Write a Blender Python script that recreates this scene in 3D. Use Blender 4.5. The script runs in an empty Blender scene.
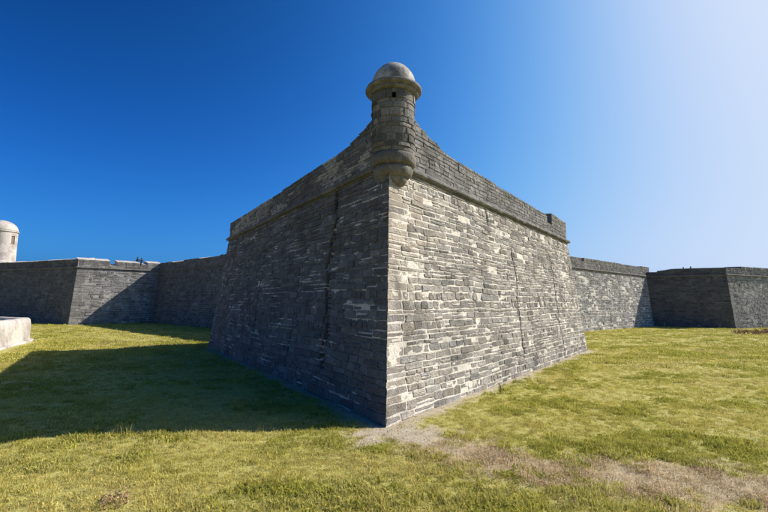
import bpy, math, random
import numpy as np
from mathutils import Vector, Matrix

random.seed(11)
RNG = np.random.default_rng(11)
S = bpy.context.scene
COL = S.collection

# ------------------------------------------------------------------ camera, sky, sun, exposure
FPX, PITCH, ROLL, CAMH = 426.7, 0.1089, 0.0084, 3.161
cam_d = bpy.data.cameras.new('camera')
cam_d.sensor_width = 36.0
cam_d.lens = 36.0 * FPX / 768.0
cam_d.clip_end = 5000
cam = bpy.data.objects.new('camera', cam_d)
COL.objects.link(cam)
cam.matrix_world = (Matrix.Translation((0, 0, CAMH)) @ Matrix.Rotation(math.pi / 2 + PITCH, 4, 'X')
                    @ Matrix.Rotation(ROLL, 4, 'Z'))
S.camera = cam

SUN_SHIFT = np.array([-1.20, -0.42])                 # metres of shadow per metre of height
SUN_EL = math.atan2(1.0, float(np.hypot(*SUN_SHIFT)))
SUN_AZ = math.atan2(-SUN_SHIFT[0], -SUN_SHIFT[1])    # clockwise from +Y
sun_vec = Vector((math.sin(SUN_AZ) * math.cos(SUN_EL), math.cos(SUN_AZ) * math.cos(SUN_EL), math.sin(SUN_EL)))

world = bpy.data.worlds.new('World')
S.world = world
world.use_nodes = True
nt = world.node_tree
nt.nodes.clear()
sky = nt.nodes.new('ShaderNodeTexSky')
sky.sky_type = 'NISHITA'
sky.sun_disc = False
sky.sun_elevation = SUN_EL
sky.sun_rotation = SUN_AZ
sky.altitude = 0
sky.air_density = 0.5
sky.dust_density = 3.1
sky.ozone_density = 2.0
# one tone curve per channel for the whole sky: the photograph's polarised, contrasty blue
bg = nt.nodes.new('ShaderNodeBackground')
bg.inputs['Strength'].default_value = 0.1
wo = nt.nodes.new('ShaderNodeOutputWorld')
sep = nt.nodes.new('ShaderNodeSeparateColor'); comb = nt.nodes.new('ShaderNodeCombineColor')
nt.links.new(sky.outputs[0], sep.inputs[0])
for ch, (white, power, half) in enumerate(((0.71, 2.7, 0.40), (0.83, 2.15, 0.30), (0.97, 3.1, 0.235))):
    prev = sep.outputs[ch]
    def op_(op, a, b):
        mt = nt.nodes.new('ShaderNodeMath'); mt.operation = op
        for k_, v_ in enumerate((a, b)):
            if isinstance(v_, float): mt.inputs[k_].default_value = v_
            else: nt.links.new(v_, mt.inputs[k_])
        return mt.outputs[0]
    q_ = op_('POWER', op_('MULTIPLY', prev, 0.1), power)
    prev = op_('MULTIPLY', op_('DIVIDE', q_, op_('ADD', q_, half ** power)), white * 10.0 / 1.602)
    nt.links.new(prev, comb.inputs[ch])
nt.links.new(comb.outputs[0], bg.inputs[0])
nt.links.new(bg.outputs[0], wo.inputs[0])

sun_d = bpy.data.lights.new('sun', 'SUN')
sun_d.energy = 5.0
sun_d.angle = math.radians(0.5)
sun_d.color = (1.0, 0.93, 0.83)
sun = bpy.data.objects.new('sun', sun_d)
COL.objects.link(sun)
sun.rotation_euler = sun_vec.to_track_quat('Z', 'Y').to_euler()
sun.location = (60, 30, 60)

S.view_settings.view_transform = 'Standard'
S.view_settings.look = 'None'
S.view_settings.exposure = 0.68
S.view_settings.gamma = 1.0
S.view_settings.use_curve_mapping = False
S.cycles.max_bounces = 6
S.cycles.diffuse_bounces = 3
S.cycles.use_denoising = True


# ------------------------------------------------------------------ numeric helpers
def _hash(ix, iy, seed):
    h = (ix.astype(np.int64) * 374761393 + iy.astype(np.int64) * 668265263 + seed * 1442695041) & 0x7fffffff
    h = ((h ^ (h >> 13)) * 1274126177) & 0x7fffffff
    h = h ^ (h >> 16)
    return (h & 0xffffff) / float(0xffffff)


def vnoise(x, y, seed=0):
    x = np.asarray(x, float); y = np.asarray(y, float)
    ix = np.floor(x); iy = np.floor(y)
    fx = x - ix; fy = y - iy
    fx = fx * fx * (3 - 2 * fx); fy = fy * fy * (3 - 2 * fy)
    a = _hash(ix, iy, seed); b = _hash(ix + 1, iy, seed)
    c = _hash(ix, iy + 1, seed); d = _hash(ix + 1, iy + 1, seed)
    return (a * (1 - fx) + b * fx) * (1 - fy) + (c * (1 - fx) + d * fx) * fy


def fbm(x, y, seed=0, octaves=4):
    t = 0; a = 0.5; n = 0
    for o in range(octaves):
        t = t + a * vnoise(np.asarray(x) * 2 ** o, np.asarray(y) * 2 ** o, seed + o * 17)
        n += a; a *= 0.5
    return t / n


def smooth(a, b, x):
    t = np.clip((np.asarray(x, float) - a) / (b - a), 0, 1)
    return t * t * (3 - 2 * t)


def project(P):
    P = np.asarray(P, float)
    x, y, z = P[..., 0], P[..., 1], P[..., 2] - CAMH
    c, s = math.cos(PITCH), math.sin(PITCH)
    Y = y * c + z * s; Z = -y * s + z * c
    return np.stack([384 + FPX * x / Y, 256 - FPX * Z / Y], -1)


# ------------------------------------------------------------------ object helpers
def new_mesh(name, verts, faces, mat=None, tint=None, smooth_shade=False):
    me = bpy.data.meshes.new(name)
    verts = np.asarray(verts, np.float32)
    if isinstance(faces, np.ndarray):
        n, k = faces.shape
        me.vertices.add(len(verts)); me.vertices.foreach_set('co', verts.ravel())
        me.loops.add(n * k); me.loops.foreach_set('vertex_index', faces.astype(np.int32).ravel())
        me.polygons.add(n)
        me.polygons.foreach_set('loop_start', np.arange(0, n * k, k, dtype=np.int32))
        me.update(calc_edges=True)
    else:
        me.from_pydata([tuple(v) for v in verts], [], faces)
        me.update()
    if tint is not None:
        at = me.color_attributes.new('tint', 'FLOAT_COLOR', 'POINT')
        at.data.foreach_set('color', np.asarray(tint, np.float32).ravel())
    me.polygons.foreach_set('use_smooth', np.full(len(me.polygons), smooth_shade))
    if mat is not None:
        me.materials.append(mat)
    return me


WORLD_LOC = {}


def place(name, me, parent=None, loc=(0, 0, 0), kind=None):
    """Link an object whose mesh is given relative to world point loc."""
    o = bpy.data.objects.new(name, me)
    COL.objects.link(o)
    loc = Vector(loc)
    if parent is not None:
        o.parent = parent
        o.location = loc - WORLD_LOC[parent.name]
    else:
        o.location = loc
    WORLD_LOC[o.name] = loc
    if kind:
        o['kind'] = kind
    return o


def tag(o, label, category, group=None):
    o['label'] = label; o['category'] = category
    if category != 'grass': o['kind'] = 'thing'
    if group:
        o['group'] = group
    return o


def solid(name, verts, faces, mat, parent=None, loc=(0, 0, 0), smooth_shade=False, tint=None, kind=None):
    v = np.asarray(verts, float) - np.asarray(loc, float)
    return place(name, new_mesh(name, v, faces, mat, tint, smooth_shade), parent, loc, kind)


# ------------------------------------------------------------------ materials
def nodes_of(name):
    m = bpy.data.materials.new(name); m.use_nodes = True
    n = m.node_tree; n.nodes.clear()
    out = n.nodes.new('ShaderNodeOutputMaterial')
    bs = n.nodes.new('ShaderNodeBsdfPrincipled')
    bs.inputs['Specular IOR Level'].default_value = 0.15
    bs.inputs['Roughness'].default_value = 0.92
    n.links.new(bs.outputs[0], out.inputs[0])
    return m, n, bs


def N(n, t, **kw):
    x = n.nodes.new(t)
    for k, v in kw.items():
        if k.startswith('i_'):
            x.inputs[k[2:].replace('_', ' ')].default_value = v
        else:
            setattr(x, k, v)
    return x


def noise(n, vec, scale, detail=4, rough=0.55):
    x = N(n, 'ShaderNodeTexNoise')
    x.inputs['Scale'].default_value = scale
    x.inputs['Detail'].default_value = detail
    x.inputs['Roughness'].default_value = rough
    n.links.new(vec, x.inputs['Vector'])
    return x.outputs['Fac']


def ramp(n, fac, a, b, va=0.0, vb=1.0):
    x = N(n, 'ShaderNodeMapRange', clamp=True)
    x.inputs[1].default_value = a; x.inputs[2].default_value = b
    x.inputs[3].default_value = va; x.inputs[4].default_value = vb
    n.links.new(fac, x.inputs[0])
    return x.outputs[0]


def math_(n, op, a, b):
    x = N(n, 'ShaderNodeMath', operation=op)
    for i, v in enumerate((a, b)):
        if isinstance(v, (int, float)):
            x.inputs[i].default_value = v
        else:
            n.links.new(v, x.inputs[i])
    return x.outputs[0]


def mix(n, fac, a, b, blend='MIX'):
    x = N(n, 'ShaderNodeMix', data_type='RGBA', blend_type=blend)
    for sock, v in ((x.inputs[0], fac), (x.inputs[6], a), (x.inputs[7], b)):
        if isinstance(v, (int, float)):
            sock.default_value = v
        elif isinstance(v, tuple):
            sock.default_value = (*v, 1) if len(v) == 3 else v
        else:
            n.links.new(v, sock)
    return x.outputs[2]


def scale_vec(n, vec, s):
    x = N(n, 'ShaderNodeVectorMath', operation='MULTIPLY')
    x.inputs[1].default_value = s
    n.links.new(vec, x.inputs[0])
    return x.outputs[0]


def masonry_material(name, dark_amount, lime_color, stain_color, bump_d, lime_gain=1.0):
    """Colour comes from the 'tint' attribute of each stone; its alpha says how limewashed it is."""
    m, n, bs = nodes_of(name)
    pos = N(n, 'ShaderNodeNewGeometry').outputs['Position']
    at = N(n, 'ShaderNodeAttribute', attribute_name='tint')
    fine = noise(n, pos, 22, 6, 0.7)
    med = noise(n, pos, 5.5, 5, 0.6)
    big = noise(n, pos, 0.7, 4, 0.6)
    streak = noise(n, scale_vec(n, pos, (1.1, 1.1, 0.16)), 1.5, 4, 0.6)
    lime_n = noise(n, scale_vec(n, pos, (1, 1, 1.6)), 3.2, 6, 0.7)
    var = mix(n, 1.0, at.outputs['Color'], N_gray(n, ramp(n, fine, 0.25, 0.75, 0.62, 1.38)), 'MULTIPLY')
    var = mix(n, 1.0, var, N_gray(n, ramp(n, med, 0.3, 0.7, 0.78, 1.22)), 'MULTIPLY')
    lim = math_(n, 'ADD', lime_n, math_(n, 'MULTIPLY', math_(n, 'SUBTRACT', at.outputs['Alpha'], 0.5), 0.55 * lime_gain))
    lim = ramp(n, lim, 0.56, 0.66)
    lim = math_(n, 'MULTIPLY', lim, 0.85)
    c = mix(n, lim, var, mix(n, 1.0, lime_color, N_gray(n, ramp(n, fine, 0.2, 0.8, 0.8, 1.15)), 'MULTIPLY'))
    st = math_(n, 'MULTIPLY', ramp(n, big, 0.45, 0.68), dark_amount)
    c = mix(n, st, c, stain_color)
    sk = math_(n, 'MULTIPLY', ramp(n, streak, 0.52, 0.7), dark_amount * 0.9)
    c = mix(n, sk, c, stain_color)
    n.links.new(c, bs.inputs['Base Color'])
    vor = N(n, 'ShaderNodeTexVoronoi'); vor.inputs['Scale'].default_value = 34
    n.links.new(pos, vor.inputs['Vector'])
    h = math_(n, 'ADD', math_(n, 'MULTIPLY', fine, 0.7), math_(n, 'MULTIPLY', med, 1.3))
    h = math_(n, 'ADD', h, math_(n, 'MULTIPLY', vor.outputs['Distance'], 0.5))
    b = N(n, 'ShaderNodeBump'); b.inputs['Strength'].default_value = 0.75; b.inputs['Distance'].default_value = bump_d
    n.links.new(h, b.inputs['Height'])
    n.links.new(b.outputs[0], bs.inputs['Normal'])
    return m


def N_gray(n, fac):
    x = N(n, 'ShaderNodeCombineColor')
    for i in range(3):
        n.links.new(fac, x.inputs[i])
    return x.outputs[0]


def simple_material(name, base, var=0.25, scale=9, bump=0.02, second=None, thr=(0.5, 0.65)):
    m, n, bs = nodes_of(name)
    pos = N(n, 'ShaderNodeNewGeometry').outputs['Position']
    a = noise(n, pos, scale, 6, 0.65)
    b_ = noise(n, pos, scale * 0.16, 4, 0.6)
    c = mix(n, 1.0, base, N_gray(n, ramp(n, a, 0.25, 0.75, 1 - var, 1 + var)), 'MULTIPLY')
    if second:
        c = mix(n, ramp(n, b_, *thr), c, mix(n, 1.0, second, N_gray(n, ramp(n, a, 0.25, 0.75, 1 - var, 1 + var)), 'MULTIPLY'))
    n.links.new(c, bs.inputs['Base Color'])
    if bump:
        b = N(n, 'ShaderNodeBump'); b.inputs['Strength'].default_value = 0.7; b.inputs['Distance'].default_value = bump
        n.links.new(a, b.inputs['Height']); n.links.new(b.outputs[0], bs.inputs['Normal'])
    return m


M_STONE = masonry_material('coquina_stone', 0.5, (0.50, 0.46, 0.395), (0.075, 0.072, 0.07), 0.045)
M_MORTAR = masonry_material('lime_mortar', 0.35, (0.68, 0.63, 0.545), (0.09, 0.085, 0.08), 0.025, 1.2)
M_PLASTER = simple_material('pale_plaster', (0.45, 0.415, 0.38), 0.25, 5, 0.02, (0.25, 0.22, 0.20), (0.45, 0.7))
M_DOME = simple_material('dome_plaster', (0.40, 0.385, 0.36), 0.35, 9, 0.03, (0.15, 0.145, 0.135), (0.42, 0.62))
M_CORE = simple_material('rampart_fill', (0.22, 0.205, 0.185), 0.25, 4, 0.03)


# ------------------------------------------------------------------ masonry faces
H = 7.5          # height of the cordon above the moat floor
BAT = 0.887      # setback of the battered scarp at the cordon

LT, LS, LRE, NL = (-62.0, 64.5), (-40.6, 55.6), (-33.3, 62.0), (-4.9, 36.9)
L_, T_, R_ = (-12.146, 30.083), (0.086, 11.408), (14.057, 29.845)
NR, RRE, RS, RT = (7.3, 37.1), (40.5, 64.5), (49.0, 60.0), (70.0, 68.2)
PLAN = [np.array(p) for p in (LT, LS, LRE, NL, L_, T_, R_, NR, RRE, RS, RT)]


def face_normal(i):
    d = PLAN[i + 1] - PLAN[i]; d = d / np.linalg.norm(d)
    return d, np.array([d[1], -d[0]])


def inset_point(i, b):
    ns = []
    if i > 0: ns.append(face_normal(i - 1)[1])
    if i < len(PLAN) - 1: ns.append(face_normal(i)[1])
    if len(ns) == 1:
        return PLAN[i] - ns[0] * b
    return PLAN[i] + np.linalg.solve(np.array(ns), [-b, -b])


class Face:
    """One battered wall face between two corners of the plan."""
    def __init__(self, i):
        self.A, self.B = PLAN[i], PLAN[i + 1]
        self.d, self.n = face_normal(i)
        self.At, self.Bt = inset_point(i, BAT), inset_point(i + 1, BAT)
        self.uAt = float((self.At - self.A) @ self.d)
        self.uBt = float((self.Bt - self.A) @ self.d)
        self.len = float(np.linalg.norm(self.B - self.A))
        k = BAT / H
        self.n3 = np.array([self.n[0], self.n[1], k]) / math.hypot(1, k)
        self.tlen = float(np.linalg.norm(self.Bt - self.At))

    def u0(self, z): return self.uAt * z / H
    def u1(self, z): return self.len + (self.uBt - self.len) * z / H

    def pos(self, u, z, dep):
        u = np.asarray(u, float); z = np.asarray(z, float); dep = np.asarray(dep, float)
        xy = self.A + u[..., None] * self.d - (BAT * z / H)[..., None] * self.n
        return np.concatenate([xy, z[..., None]], -1) + dep[..., None] * self.n3

    def vpos(self, u, z, dep):
        """On the vertical parapet plane above the cordon; u counted from the top corner."""
        u = np.asarray(u, float); z = np.asarray(z, float); dep = np.asarray(dep, float)
        xy = self.At + u[..., None] * self.d + dep[..., None] * self.n
        return np.concatenate([xy, z[..., None]], -1)


def crack_u(cr, z):
    ub, ut, w, z0, z1, seed = cr
    u = ub + (ut - ub) * np.asarray(z, float) / H
    return u + 0.5 * (vnoise(np.asarray(z) * 0.9, 0 * np.asarray(z) + 3.3, seed) - 0.5) + 0.22 * (vnoise(np.asarray(z) * 3.1, 0 * np.asarray(z) + 1.3, seed + 5) - 0.5)


def course_layout(zlo, zhi, hmean, spread):
    zs = [zlo]
    while zs[-1] < zhi - hmean * 0.6:
        zs.append(zs[-1] + hmean * random.uniform(1 - spread, 1 + spread))
    zs[-1] = zhi
    return zs


def layout(face, zlo, zhi, u0f, u1f, hmean, lmean, seed, cracks=(), wav=0.05, spread=0.42, split=0.16):
    """Returns stone cells (outline corners (u,z) x4, start flag, end flag)."""
    zs = course_layout(zlo, zhi, hmean, spread)
    cells = []

    def wave(u, z):
        return wav * 2 * (vnoise(u * 0.35, z * 0.25, seed) - 0.5) + wav * 0.9 * (vnoise(u * 1.4, z * 0.8, seed + 3) - 0.5)

    for k in range(len(zs) - 1):
        za, zb = zs[k], zs[k + 1]
        zm = (za + zb) / 2; h = zb - za
        ua, ub = float(u0f(zm)), float(u1f(zm))
        u = ua; edges = [ua]
        slim = h > hmean * 1.2
        while u < ub - lmean * 0.4:
            slim_here = slim and vnoise(u * 0.35, k * 7.7, seed + 40) > 0.60
            w = lmean * (random.uniform(0.45, 0.75) if slim_here else random.choice((random.uniform(0.55, 1.0), random.uniform(0.7, 1.5), random.uniform(1.0, 2.0))))
            if len(edges) == 1: w = max(w, lmean * random.uniform(0.9, 1.9))
            u += w; edges.append(u)
        edges[-1] = ub
        lean = [0.0] + [random.uniform(-0.05, 0.05) for _ in edges[1:-1]] + [0.0]
        for j in range(len(edges) - 1):
            first, last = j == 0, j == len(edges) - 2
            parts = [(za, zb)]
            if h > hmean * 0.95 and random.random() < split and not (first or last):
                zc = za + h * random.uniform(0.38, 0.62); parts = [(za, zc), (zc, zb)]
            for (pa, pb) in parts:
                def side(e, z, endflag, fn):
                    return float(fn(z)) if endflag else edges[e] + lean[e] * (z - zm) / h
                la, lb = side(j, pa, first, u0f), side(j, pb, first, u0f)
                ra, rb = side(j + 1, pa, last, u1f), side(j + 1, pb, last, u1f)
                segs = [(la, lb, ra, rb, first, last)]
                for cr in cracks:
                    ub_, ut_, w_, z0_, z1_, _s = cr
                    pm = (pa + pb) / 2
                    if not (z0_ < pm < z1_):
                        continue
                    uc = float(crack_u(cr, np.array(pm)))
                    ww = w_ * random.uniform(0.6, 1.4)
                    out = []
                    for (a, b, c, d, fi, la_) in segs:
                        if a < uc + ww / 2 and c > uc - ww / 2:
                            if uc - ww / 2 - a > 0.09: out.append((a, b, uc - ww / 2, uc - ww / 2 + 0.02, fi, False))
                            if c - (uc + ww / 2) > 0.09: out.append((uc + ww / 2, uc + ww / 2 + 0.02, c, d, False, la_))
                        else:
                            out.append((a, b, c, d, fi, la_))
                    segs = out
                for (a, b, c, d, fi, la_) in segs:
                    if min(c - a, d - b) < 0.06:
                        continue
                    um = (a + b + c + d) / 4
                    q = [[a, pa], [c, pa], [d, pb], [b, pb]]
                    for p in q:
                        p[1] += float(wave(np.array(p[0]), np.array(p[1]))) * float(smooth(0, 0.25, p[1] - zlo) * smooth(0, 0.25, zhi - p[1])) if True else 0
                    cells.append((q, fi, la_))
    return cells


def stone_mesh(q, first, last, posf, gap, depth, rough, back=0.10, wedge=0.0, simple=False):
    """One dressed stone: eight-point outline with worn corners, bevel and an uneven face. Returns verts, faces."""
    q = np.array(q, float)
    w = ((q[1] - q[0]) + (q[2] - q[3])) / 2
    W = max(abs(w[0]), 0.05); Hh = max((q[3][1] - q[0][1] + q[2][1] - q[1][1]) / 2, 0.03)
    gl = 0.0 if first else gap * random.uniform(0.4, 1.0)
    gr = 0.0 if last else gap * random.uniform(0.4, 1.0)
    gb, gt = gap * random.uniform(0.6, 1.35), gap * random.uniform(0.6, 1.35)
    q[0] += (gl, gb); q[3] += (gl, -gt); q[1] += (-gr, gb); q[2] += (-gr, -gt)
    if q[1][0] - q[0][0] < 0.03 or q[2][0] - q[3][0] < 0.03 or q[3][1] - q[0][1] < 0.02 or q[2][1] - q[1][1] < 0.02:
        return None
    ctr = q.mean(0)
    tilt_u, tilt_v = random.gauss(0, rough * 0.5), random.gauss(0, rough * 0.7)
    if simple:
        ring = q + RNG.normal(0, min(0.02, Hh * 0.06), q.shape)
        if first: ring[0], ring[3] = q[0], q[3]
        if last: ring[1], ring[2] = q[1], q[2]
    else:
        j = min(0.016, 0.06 * min(W, Hh))
        ring = []
        for i in range(4):
            a, b = q[i], q[(i + 1) % 4]
            fixed_a = (first and i in (0, 3)) or (last and i in (1, 2))
            m_fixed = (first and i == 3) or (last and i == 1)
            cr = random.uniform(0.0, 0.10) * min(W, Hh)
            ca = a + (ctr - a) / np.linalg.norm(ctr - a) * (0 if fixed_a else cr)
            ring.append(ca + (0 if fixed_a else RNG.normal(0, j * 0.6, 2)))
            mm = a + (b - a) * random.uniform(0.35, 0.65)
            ring.append(mm + (0 if m_fixed else RNG.normal(0, j, 2)))
        ring = np.array(ring)
        chip = 0.07 * random.random() ** 2
        if first: ring[[0, 6, 7], 0] += chip * RNG.random(3)
        if last: ring[[2, 3, 4], 0] -= chip * RNG.random(3)
    k = len(ring)
    if first or last: tilt_u = tilt_v = 0.0; depth = depth * 0.3
    bev = min(0.011, 0.07 * min(W, Hh)) * random.uniform(0.5, 1.3)
    inner = ctr + (ring - ctr) * (1 - 2.2 * bev / min(W, Hh))
    def dep(p):
        return depth + tilt_u * (p[:, 0] - ctr[0]) / W + tilt_v * (p[:, 1] - ctr[1]) / Hh
    arris = np.ones(k)
    if not simple:
        if first: arris[[0, 6, 7]] = 0.0
        if last: arris[[2, 3, 4]] = 0.0
        for i_ in np.where(arris == 0)[0]: inner[i_] = ring[i_] + (ctr - ring[i_]) * 0.02
    backr = ring.copy()
    if wedge:
        if first: backr[:, 0] = np.maximum(backr[:, 0], ring[:, 0].min() + wedge)
        if last: backr[:, 0] = np.minimum(backr[:, 0], ring[:, 0].max() - wedge)
    d_in = dep(inner) + (RNG.normal(0, rough * 0.35, k) if not simple else 0)
    vs = [posf(backr[:, 0], backr[:, 1], np.full(k, -back)),
          posf(ring[:, 0], ring[:, 1], dep(ring) - bev * random.uniform(0.5, 1.1) * arris),
          posf(inner[:, 0], inner[:, 1], d_in)]
    if not simple:
        c2 = ctr + RNG.normal(0, 0.05 * min(W, Hh), 2)
        vs.append(posf(np.array([c2[0]]), np.array([c2[1]]), np.array([depth + random.gauss(-0.002, rough * 0.45)])))
    vs = np.concatenate(vs)
    fs = []
    for r in (0, 1):
        for i in range(k):
            i2 = (i + 1) % k
            fs.append((r * k + i, r * k + i2, (r + 1) * k + i2, (r + 1) * k + i))
    if simple:
        fs.append(tuple(range(2 * k, 3 * k)))
    else:
        for i in range(k):
            fs.append((2 * k + i, 2 * k + (i + 1) % k, 3 * k))
    return vs, fs


class Heap:
    """Stones too small to pick apart, gathered into one mesh."""
    def __init__(self): self.v = []; self.f = []; self.t = []; self.n = 0
    def add(self, vs, fs, tint):
        self.f += [tuple(i + self.n for i in f) for f in fs]
        self.v.append(vs); self.t.append(np.tile(tint, (len(vs), 1))); self.n += len(vs)
    def build(self, name, mat, parent, loc):
        return solid(name, np.concatenate(self.v), self.f, mat, parent, loc, tint=np.concatenate(self.t), kind='stuff')


def grid_faces(nu, nz):
    i = np.arange(nu - 1)[:, None] * nz + np.arange(nz - 1)[None, :]
    i = i.ravel()
    return np.stack([i, i + nz, i + nz + 1, i + 1], 1)


def mortar_sheet(name, posf, u0f, u1f, zlo, zhi, step, depf, tintf, parent, loc, trim=0.0):
    """The bedding behind the stones: an uneven sheet from corner to corner."""
    um = max(u1f(zlo) - u0f(zlo), u1f(zhi) - u0f(zhi))
    nu = max(2, int(um / step) + 1); nz = max(2, int((zhi - zlo) / step) + 1)
    s = np.linspace(0, 1, nu)[:, None] * np.ones((1, nz))
    z = np.ones((nu, 1)) * np.linspace(zlo, zhi, nz)[None, :]
    a = np.vectorize(u0f)(z[0]) + trim; b = np.vectorize(u1f)(z[0]) - trim
    u = a[None, :] + (b - a)[None, :] * s
    dep = depf(u, z)
    P = posf(u, z, dep).reshape(-1, 3)
    t = tintf(u, z).reshape(-1, 4)
    return solid(name, P, grid_faces(nu, nz), M_MORTAR, parent, loc, tint=t, smooth_shade=True)


def gray_tint(v, warm, lime):
    return np.array([v * (1 + warm), v, v * (1 - warm * 1.15), lime])


# ------------------------------------------------------------------ the near bastion
bastion = bpy.data.objects.new('bastion', None); COL.objects.link(bastion)
bastion.location = (T_[0], T_[1], 0); WORLD_LOC[bastion.name] = Vector((T_[0], T_[1], 0))
bastion.empty_display_size = 1
tag(bastion, 'large near stone bastion with sharp corner and domed sentry turret on its tip', 'bastion', None)

F_L, F_R = Face(4), Face(5)
u_r = lambda px: px
CR_R = [(10.6, 11.3, 0.07, 0.2, 5.8, 3), (17.3, 17.6, 0.09, 0.1, 6.2, 8), (8.4, 8.4, 0.10, 6.75, 7.3, 12), (19.8, 19.8, 0.08, 6.8, 7.3, 15)]
# the left face runs from the shoulder to the tip, so u = length - distance from the tip
LL = F_L.len
CR_L = [(LL - 4.2, LL - 4.75, 0.24, 1.0, 7.4, 21), (LL - 7.6, LL - 7.2, 0.05, 0.5, 4.5, 23), (LL - 12.6, LL - 12.9, 0.06, 0.3, 5.0, 27)]


def crack_depth(cracks, u, z, d):
    r = np.zeros_like(u)
    for cr in cracks:
        uc = crack_u(cr, z)
        r = np.maximum(r, d * np.exp(-((u - uc) / (cr[2] * 0.55)) ** 2) * smooth(cr[3] - 0.2, cr[3] + 0.2, z) * (1 - smooth(cr[4] - 0.2, cr[4] + 0.2, z)))
    return r


heap = Heap()
named = []        # (projected size, verts, faces, tint, parent key)

def add_stones(key, face, cells, posf, gap, rough, tintf, wedge, depf, floorz=-9):
    for q, fi, la in cells:
        um = sum(p[0] for p in q) / 4; zm = sum(p[1] for p in q) / 4
        g = gap * random.choice((0.7, 1.0, 1.0, 1.5))
        r = stone_mesh(q, fi, la, posf, g, depf(um, zm), rough * (0.4 if (fi or la) else 1), wedge=wedge)
        if r is None: continue
        vs, fs = r
        px = project(vs[8:16])
        x, y = px[:, 0], px[:, 1]
        area = 0.5 * abs(np.dot(x, np.roll(y, -1)) - np.dot(y, np.roll(x, -1)))
        named.append((area, vs, fs, tintf(um, zm, fi or la), key))


def stone_dep_r(u, z):
    return random.gauss(0.012, 0.007) - 0.03 * (random.random() < 0.012) - float(crack_depth(CR_R, np.array(u), np.array(z), 0.03))


def tint_r(u, z, corner):
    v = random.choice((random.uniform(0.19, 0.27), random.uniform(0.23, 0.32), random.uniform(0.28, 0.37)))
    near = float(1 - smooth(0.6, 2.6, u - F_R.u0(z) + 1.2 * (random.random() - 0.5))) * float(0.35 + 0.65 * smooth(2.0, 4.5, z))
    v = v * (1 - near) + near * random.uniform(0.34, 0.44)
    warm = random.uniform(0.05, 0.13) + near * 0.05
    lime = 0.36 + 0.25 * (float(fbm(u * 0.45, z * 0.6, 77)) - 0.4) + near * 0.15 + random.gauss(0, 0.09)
    if random.random() < 0.10: v *= 0.62
    return gray_tint(v, warm, max(0, lime))


cells = layout(F_R, -0.25, H - 0.12, F_R.u0, F_R.u1, 0.205, 0.54, 5, CR_R, wav=0.03)
add_stones('R', F_R, cells, F_R.pos, 0.019, 0.010, tint_r, 0.09, stone_dep_r)


def stone_dep_l(u, z):
    return random.gauss(0.010, 0.006)


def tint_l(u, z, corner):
    v = random.choice((random.uniform(0.11, 0.16), random.uniform(0.13, 0.19), random.uniform(0.16, 0.22)))  # left face stones toned darker than those of the right face
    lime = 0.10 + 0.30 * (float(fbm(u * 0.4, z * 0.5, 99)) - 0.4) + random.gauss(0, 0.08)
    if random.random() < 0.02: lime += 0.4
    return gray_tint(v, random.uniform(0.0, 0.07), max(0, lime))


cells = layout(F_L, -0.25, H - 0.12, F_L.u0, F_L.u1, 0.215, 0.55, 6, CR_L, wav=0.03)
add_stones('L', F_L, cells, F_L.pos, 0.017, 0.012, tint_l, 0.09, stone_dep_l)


def mort_r(u, z):
    d = -0.005 + 0.030 * (fbm(u * 2.0, z * 6.0, 31) - 0.5) + 0.014 * (vnoise(u * 6, z * 11, 33) - 0.5) + 0.014 * (fbm(u * 0.5, z * 0.7, 35) - 0.5)
    edge = np.minimum(u - F_R.uAt * z / H, F_R.len + (F_R.uBt - F_R.len) * z / H - u)
    d = np.minimum(d, 0.004 + 0 * d) - 0.006 * (1 - smooth(0.0, 0.25, edge))
    return d - crack_depth(CR_R, u, z, 0.14)


def mtint_r(u, z):
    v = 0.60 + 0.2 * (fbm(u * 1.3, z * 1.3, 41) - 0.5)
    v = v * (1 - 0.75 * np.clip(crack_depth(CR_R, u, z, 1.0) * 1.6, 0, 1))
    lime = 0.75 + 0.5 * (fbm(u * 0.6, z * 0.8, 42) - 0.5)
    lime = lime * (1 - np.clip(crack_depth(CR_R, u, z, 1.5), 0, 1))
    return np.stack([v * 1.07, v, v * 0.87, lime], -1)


def streak_l(u, z):
    a = smooth(0.53, 0.66, fbm(u * 0.5, z * 6.0, 51, 3)) * smooth(0.42, 0.6, vnoise(u * 0.6, z * 0.7, 58))
    b = smooth(0.56, 0.70, fbm(u * 2.2, z * 7.0, 151, 3)) * smooth(0.35, 0.6, vnoise(u * 0.3, z * 0.4, 158))
    return np.maximum(a, b)


def mort_l(u, z):
    st = streak_l(u, z)
    d = -0.032 + 0.04 * (fbm(u * 2.2, z * 3.0, 53) - 0.5) + 0.02 * (vnoise(u * 7, z * 9, 54) - 0.5) + 0.028 * st
    edge = np.minimum(u - F_L.uAt * z / H, F_L.len + (F_L.uBt - F_L.len) * z / H - u)
    d = np.minimum(d, -0.002 + 0.010 * (vnoise(u * 3, z * 6, 57) - 0.5) - 0.004 * (1 - smooth(0.0, 0.4, edge)))
    return d - crack_depth(CR_L, u, z, 0.35)


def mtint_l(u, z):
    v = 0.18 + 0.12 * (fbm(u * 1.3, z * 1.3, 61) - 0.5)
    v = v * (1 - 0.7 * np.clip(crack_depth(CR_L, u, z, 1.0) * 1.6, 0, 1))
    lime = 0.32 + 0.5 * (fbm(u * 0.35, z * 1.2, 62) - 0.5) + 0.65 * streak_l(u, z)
    return np.stack([v * 1.03, v, v * 0.95, np.clip(lime, 0, 1)], -1)


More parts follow.
